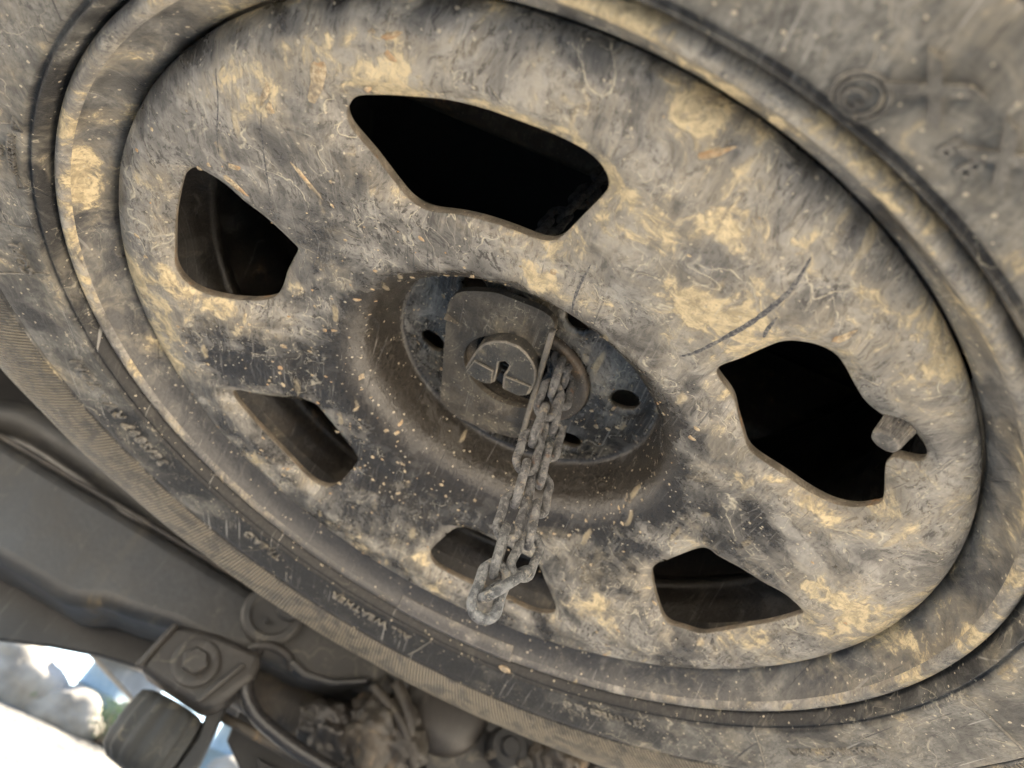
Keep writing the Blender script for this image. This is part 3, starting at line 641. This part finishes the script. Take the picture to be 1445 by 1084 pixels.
# ------------------------------------------------------------------ what surrounds the wheel, in the frame (across, up, away) seen from the tail
def BG(a, z, d): return Vector((CAM.x, CAM.y, 0)) + RT*a + H_*d + Vector((0, 0, z))
frb = lambda u, v, w_: BG(u, v, w_)
beam = prism('chassis_crossmember', [(-760, -30), (-760, 50), (-492, 54), (-425, 52), (-323, 50), (-171, 46), (10, 43), (62, 36), (60, 6), (-4, 4), (-48, -14), (-100, -15), (-142, -30), (-200, -33), (-238, -42), (-270, -46), (-286, -55), (-303, -62), (-349, -60), (-385, -60), (-434, -62), (-560, -66)], 880, 990, MAT['under'], None, frb, 19, 5)
tag(beam, 'dusty grey steel crossmember running behind the tyre at the lower left', 'chassis beam')
beam.name = 'chassis_crossmember'
bm = bmesh.new(); tube_bm(bm, [BG(a, z, 884) for a, z in ((-700, 52), (-492, 55), (-425, 54), (-323, 52), (-171, 48), (10, 45))], 3.2, 8)
bm_obj('weld_seam', bm, MAT['casting'], beam)
bm = bmesh.new(); tube_bm(bm, smooth_path([BG(-470, 10, 879.5), BG(-455, -6, 879.5), BG(-462, -20, 879.5), BG(-452, -40, 879.5)], 4), .8, 6)
bm_obj('crack', bm, MAT['black'], beam)
bm = bmesh.new(); tube_bm(bm, smooth_path([BG(-560, 88, 955), BG(-518, 104, 955), BG(-426, 101, 955), BG(-279, 86, 960), BG(-120, 80, 965)]), 25, 24)
tag(bm_obj('underbody_pipe', bm, MAT['under'], None), 'thick grey pipe end in the dark gap above the crossmember', 'pipe')
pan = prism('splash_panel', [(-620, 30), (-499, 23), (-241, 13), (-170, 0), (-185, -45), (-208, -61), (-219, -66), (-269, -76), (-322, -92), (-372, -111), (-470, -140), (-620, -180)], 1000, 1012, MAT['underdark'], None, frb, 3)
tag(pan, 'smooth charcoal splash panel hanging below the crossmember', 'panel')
brk = thing('shackle_bracket', 'dark brown square steel bracket with a round bolt below the crossmember', 'bracket', BG(-143, -57, 850))
inv = lambda o, root: setattr(o, 'matrix_parent_inverse', Matrix.Translation(-root.location))
o = prism('bracket_plate', [(-189, -35), (-189, -86), (-111, -91), (-100, -82), (-84, -43), (-90, -18), (-142, -22)], 842, 900, MAT['underbrown'], brk, frb, 7); inv(o, brk)
o = prism('bracket_web', [(-104, -38), (-98, -36), (-116, -88), (-122, -88)], 834, 843, MAT['underbrown'], brk, frb, 2); inv(o, brk)
o = prism('bracket_edge', [(-186, -36), (-180, -34), (-186, -86), (-192, -86)], 836, 843, MAT['underbrown'], brk, frb, 2); inv(o, brk)
def disc_at(name, c, rads, mat, parent=None, seg=40):
    """stack of discs facing the tail: rads = [(radius, distance away)]"""
    bm = bmesh.new(); R_ = []
    for r, d in rads: R_.append([bm.verts.new(BG(c[0]+r*math.cos(2*PI*k/seg), c[1]+r*math.sin(2*PI*k/seg), d)) for k in range(seg)])
    for A, B in zip(R_, R_[1:]):
        for k in range(seg): bm.faces.new((A[k], A[(k+1) % seg], B[(k+1) % seg], B[k]))
    bm.faces.new(R_[-1]); o = bm_obj(name, bm, mat, parent, True, 40)
    if parent: inv(o, parent)
    return o
disc_at('washer', (-143, -57), [(24, 843), (24, 837), (22, 836), (17, 837)], MAT['underbrown'], brk)
disc_at('bolt_head', (-143, -57), [(13.5, 838), (13.5, 828), (11.5, 826.5)], MAT['underbrown'], brk, 6)
rb = thing('rubber_bump_stop', 'ribbed black rubber bump stop hanging beneath the square bracket', 'bump stop', BG(-136, -90, 885))
P = [(.1, -93), (12, -93), (30, -93), (36, -97), (37.5, -104), (39, -118), (39, -140), (36, -152), (28, -160), (10, -163), (.1, -163)]
bm = bmesh.new(); R_ = []; sg = 96
for r, z in P: R_.append([bm.verts.new(BG(-143+(r+(2.4*math.cos(14*2*PI*k/sg) if r > 32 else 0))*math.cos(2*PI*k/sg), z-.28*0, 890+(r+(2.4*math.cos(14*2*PI*k/sg) if r > 32 else 0))*math.sin(2*PI*k/sg))) for k in range(sg)])
for A, B in zip(R_, R_[1:]):
    for k in range(sg): bm.faces.new((A[k], A[(k+1) % sg], B[(k+1) % sg], B[k]))
o = bm_obj('buffer', bm, MAT['rubber'], rb); inv(o, rb)
o = prism('buffer_mount', [(-112, -80), (-96, -72), (-92, -97), (-86, -130), (-98, -150), (-106, -150), (-104, -110)], 880, 905, MAT['underdark'], rb, frb, 3); inv(o, rb)
hs = thing('spring_housing', 'rounded grey pressed-steel housing beside the tyre with a round cap', 'housing', BG(-60, 20, 860))
o = prism('housing_shell', [(-128, 20), (-120, 52), (-77, 66), (-4, 66), (40, 50), (38, 22), (22, 12), (-10, -8), (-42, -15), (-66, -8)], 866, 930, MAT['under'], hs, frb, 12, 5); inv(o, hs)
o = prism('housing_lip', [(-62, -12), (-42, -17), (-10, -10), (24, 10), (24, 17), (-10, -3), (-42, -9), (-60, -5)], 850, 880, MAT['under'], hs, frb, 3); inv(o, hs)
disc_at('cap', (-107, 26), [(34, 870), (34, 858), (31, 855), (25, 855), (23, 858), (20, 859)], MAT['under'], hs)
disc_at('cap_boss', (-94, 38), [(13, 860), (13, 850), (11, 848)], MAT['under'], hs)
disc_at('rivet', (-108, 16), [(3, 860), (3, 853), (2, 852)], MAT['underdark'], hs, 16)
bm = bmesh.new(); tube_bm(bm, smooth_path([BG(-108, -22, 864), BG(-102, -12, 858), BG(-86, -4, 856), BG(-66, -5, 858), BG(-56, -14, 864)]), 5, 14)
tag(bm_obj('pipe_clamp', bm, MAT['underbrown']), 'small curved steel clamp under the round cap', 'clamp')
bm = bmesh.new(); tube_bm(bm, smooth_path([BG(-100, -10, 862), BG(-97, -37, 856), BG(-85, -54, 855), BG(-72, -64, 855), BG(-52, -72, 855), BG(-7, -78, 855), BG(59, -80, 855), BG(140, -84, 855)]), 8, 16)
tag(bm_obj('brake_hose', bm, MAT['black']), 'glossy black hose bending down from the clamp to the bottom edge', 'hose')
bm = bmesh.new(); tube_bm(bm, [BG(-112, -80, 905), BG(-60, -79, 904), BG(-3, -79.5, 902), BG(84, -80, 900), BG(150, -80, 900)], 5.5, 14)
tag(bm_obj('brake_rod', bm, MAT['casting']), 'thin reddish-brown steel rod crossing under the bracket', 'rod')
bm = bmesh.new(); tube_bm(bm, [BG(-118, -30, 965), BG(-60, -30, 965), BG(0, -31, 965), BG(107, -35, 965), BG(240, -38, 965)], [28, 30, 31, 31, 31], 28)
tag(bm_obj('axle_tube', bm, MAT['casting']), 'brown mud-coated axle tube behind the black hose', 'axle')
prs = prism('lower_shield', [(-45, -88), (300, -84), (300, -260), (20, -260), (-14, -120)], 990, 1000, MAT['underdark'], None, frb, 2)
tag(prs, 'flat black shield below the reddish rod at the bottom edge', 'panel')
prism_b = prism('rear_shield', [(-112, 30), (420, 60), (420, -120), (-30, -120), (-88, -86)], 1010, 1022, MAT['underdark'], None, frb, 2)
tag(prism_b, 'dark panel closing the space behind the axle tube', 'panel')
ah = thing('axle_casting', 'lumpy tan and black axle casting half hidden under the tyre', 'axle casting', BG(100, 0, 850))
def lump(name, c, rad_, mat, amp=.3, fq=1.6, seed=0.):
    bm = bmesh.new(); bmesh.ops.create_icosphere(bm, subdivisions=5, radius=1.)
    for v in bm.verts:
        q = v.co.copy(); f = 1+amp*mn.noise(q*fq+Vector((seed, 0, 0)))+amp*.35*mn.noise(q*fq*3+Vector((seed, 9, 0))); v.co = BG(c[0]+q.x*rad_[0]*f, c[1]+q.y*rad_[1]*f, c[2]+q.z*rad_[2]*f)
    o = bm_obj(name, bm, mat, ah); inv(o, ah); return o
lump('casting_body', (66, -22, 880), (50, 40, 45), MAT['casting'], .35, 1.7, 3)
lump('casting_body', (20, -40, 900), (42, 28, 40), MAT['underbrown'], .35, 1.9, 8)
lump('casting_nose', (255, 42, 860), (30, 30, 30), MAT['casting'], .3, 1.7, 5)
lump('casting_body', (300, 50, 900), (60, 40, 50), MAT['underbrown'], .3, 1.7, 15)
disc_at('hub_cover', (120, 34), [(52, 900), (50, 880), (42, 868), (26, 862)], MAT['underbrown'], ah)
disc_at('plate_face', (165, -10), [(48, 900), (48, 885), (44, 880)], MAT['under'], ah)
disc_at('bearing_cap', (198, 26), [(24, 885), (24, 862), (20, 856), (12, 856), (9, 850)], MAT['underdark'], ah)
for (u, v) in ((200, 50), (216, 16), (182, 10)): disc_at('nut', (u, v), [(5, 870), (5, 854), (4, 852)], MAT['casting'], ah, 6)
for i, (a0_, z0_, a1_, z1_) in enumerate(((30, 10, 110, -40), (52, 24, 96, -34), (220, 60, 300, -6))):
    bm = bmesh.new(); tube_bm(bm, smooth_path([BG(a0_, z0_, 850), BG((a0_+a1_)/2+5, (z0_+z1_)/2+4, 838), BG(a1_, z1_, 850)]), 6+i, 12)
    o = bm_obj('casting_rib', bm, MAT['casting'], ah); inv(o, ah)
# vehicle floor over the wheel, with rails and the closed front
vb = thing('vehicle_underbody', 'dark underside of the vehicle above and behind the spare wheel', 'vehicle underbody', (0, 0, 300))
def boxw(name, x0, x1, y0, y1, z0, z1, mat, parent=None, bev=4):
    o = prism(name, [(x0, y0), (x1, y0), (x1, y1), (x0, y1)], z0, z1, mat, parent, None, bev)
    if parent: inv(o, parent)
    return o
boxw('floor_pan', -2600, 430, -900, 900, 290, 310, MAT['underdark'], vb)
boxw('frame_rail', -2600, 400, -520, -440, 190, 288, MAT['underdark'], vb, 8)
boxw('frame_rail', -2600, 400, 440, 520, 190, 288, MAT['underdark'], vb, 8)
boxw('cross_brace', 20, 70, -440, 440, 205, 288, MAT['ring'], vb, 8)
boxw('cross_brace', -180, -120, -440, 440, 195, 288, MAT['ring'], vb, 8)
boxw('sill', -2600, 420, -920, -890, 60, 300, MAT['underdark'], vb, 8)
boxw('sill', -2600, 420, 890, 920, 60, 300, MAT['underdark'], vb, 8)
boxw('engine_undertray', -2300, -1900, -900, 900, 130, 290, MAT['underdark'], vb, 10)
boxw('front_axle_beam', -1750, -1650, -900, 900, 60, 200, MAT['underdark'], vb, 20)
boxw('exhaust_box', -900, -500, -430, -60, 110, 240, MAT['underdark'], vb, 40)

# ------------------------------------------------------------------ ground and what stands beyond
GZ = -520
bm = bmesh.new(); xs = [-60000, -30000, -20000, -14000, -11000] + [-9000+300*i for i in range(20)] + [-2900+120*i for i in range(50)] + [3400, 5000, 9000, 20000, 60000]
ys = [-60000, -30000, -16000, -10000] + [-7000+250*i for i in range(57)] + [9000, 16000, 30000, 60000]
def gz(x, y):
    d = -x; z = GZ + 700*sm(d, 4200, 8200) + 500*sm(d, 8200, 20000) + 40*mn.noise(Vector((x, y, 0))*.0012)*sm(d, 2500, 6000) + 7*mn.noise(Vector((x, y, 0))*.01)
    return z + 480*sm(y, -2600, 2500)*sm(d, 4200, 8200)
G = [[bm.verts.new((x, y, gz(x, y))) for y in ys] for x in xs]
for i in range(len(xs)-1):
    for j in range(len(ys)-1): bm.faces.new((G[i][j], G[i][j+1], G[i+1][j+1], G[i+1][j]))
g = bm_obj('ground', bm, MAT['ground']); g['kind'] = 'structure'; g['label'] = 'pale sunlit gravel ground rising into a bank'
def at_ground(x, y): return Vector((x, y, gz(x, y)))
# rocks, drums, shrubs on the bank, far out of focus
def rock(x, y, s_, seed, label):
    bm = bmesh.new(); bmesh.ops.create_icosphere(bm, subdivisions=4, radius=1.)
    for v in bm.verts: q = v.co.copy(); v.co = Vector((q.x*s_, q.y*s_*1.5, q.z*s_*1.0))*(1+.35*mn.noise(q*1.3+Vector((seed, 0, 0)))+.08*mn.noise(q*5))
    o = bm_obj('boulder', bm, MAT['rock']); o.location = (at_ground(x, y)+Vector((0, 0, s_*.4)))*S; tag(o, label, 'boulder', 'boulders on the far bank')
def shrub(x, y, s_, label):
    r0 = thing('shrub', label, 'shrub', at_ground(x, y), 'shrubs on the far bank'); bm = bmesh.new(); bw = bmesh.new()
    for k in range(9):
        a = random.uniform(0, 2*PI); tube_bm(bw, [(0, 0, -20), (s_*.3*math.cos(a), s_*.3*math.sin(a), s_*.5), (s_*.6*math.cos(a), s_*.6*math.sin(a), s_*random.uniform(.7, 1.2))], [s_*.03, s_*.02, s_*.006], 6)
    for k in range(700):
        q = Vector((random.gauss(0, 1), random.gauss(0, 1), random.gauss(0, 1))).normalized()*random.random()**.4*s_; c = Vector((q.x, q.y, q.z*.7+s_*.75)); u = Vector((random.gauss(0, 1), random.gauss(0, 1), random.gauss(0, 1))).normalized(); v = u.orthogonal().normalized(); l = s_*.07
        bm.faces.new([bm.verts.new(c+u*l), bm.verts.new(c+v*l*.5), bm.verts.new(c-u*l), bm.verts.new(c-v*l*.5)])
    bm_obj('foliage', bm, MAT['leaf'], r0, False); bm_obj('stems', bw, MAT['twig'], r0)
def W2(a, d): p = BG(a, 0, d); return p.x, p.y
for i, (a, d, s_, lb) in enumerate(((-2700, 8000, 330, 'leftmost pale boulder on the bank'), (-2050, 7900, 230, 'small pale boulder between the shrubs on the bank'), (-1350, 8200, 300, 'pale boulder right of the blue drum on the bank'), (-380, 8000, 260, 'rightmost pale boulder seen through the gap under the rod'))): rock(*W2(a, d), s_, i*3.1, lb)
for a, d, s_, lb in ((-3050, 7900, 260, 'green shrub at the left edge of the bank'), (-2300, 7900, 210, 'low green shrub beside the small boulder'), (-1650, 7900, 270, 'wide green shrub left of the rubber bump stop'), (-150, 7900, 260, 'green shrub seen through the gap under the rod')): shrub(*W2(a, d), s_, lb)
for a, d, lb in ((-1950, 8300, 'faded blue drum standing behind the shrubs'), (-560, 8300, 'faded blue drum beside the rightmost boulder')):
    x, y = W2(a, d); c = at_ground(x, y); dr = thing('drum', lb, 'drum', c, 'blue drums on the bank')
    lathe('drum_body', [(0.1, 0), (280, 0), (290, 10), (285, 20), (285, 290), (292, 300), (285, 310), (285, 580), (292, 590), (285, 600), (285, 860), (292, 875), (280, 880), (0.1, 870)], MAT['bluepaint'], dr, 40, 40)
    lathe('drum_lid_ring', [(283, 876), (294, 878), (294, 890), (283, 890)], MAT['rock'], dr, 40, 40, close=True)
sc.render.engine = 'CYCLES'; sc.cycles.max_bounces = 6; sc.cycles.diffuse_bounces = 3; sc.cycles.glossy_bounces = 3
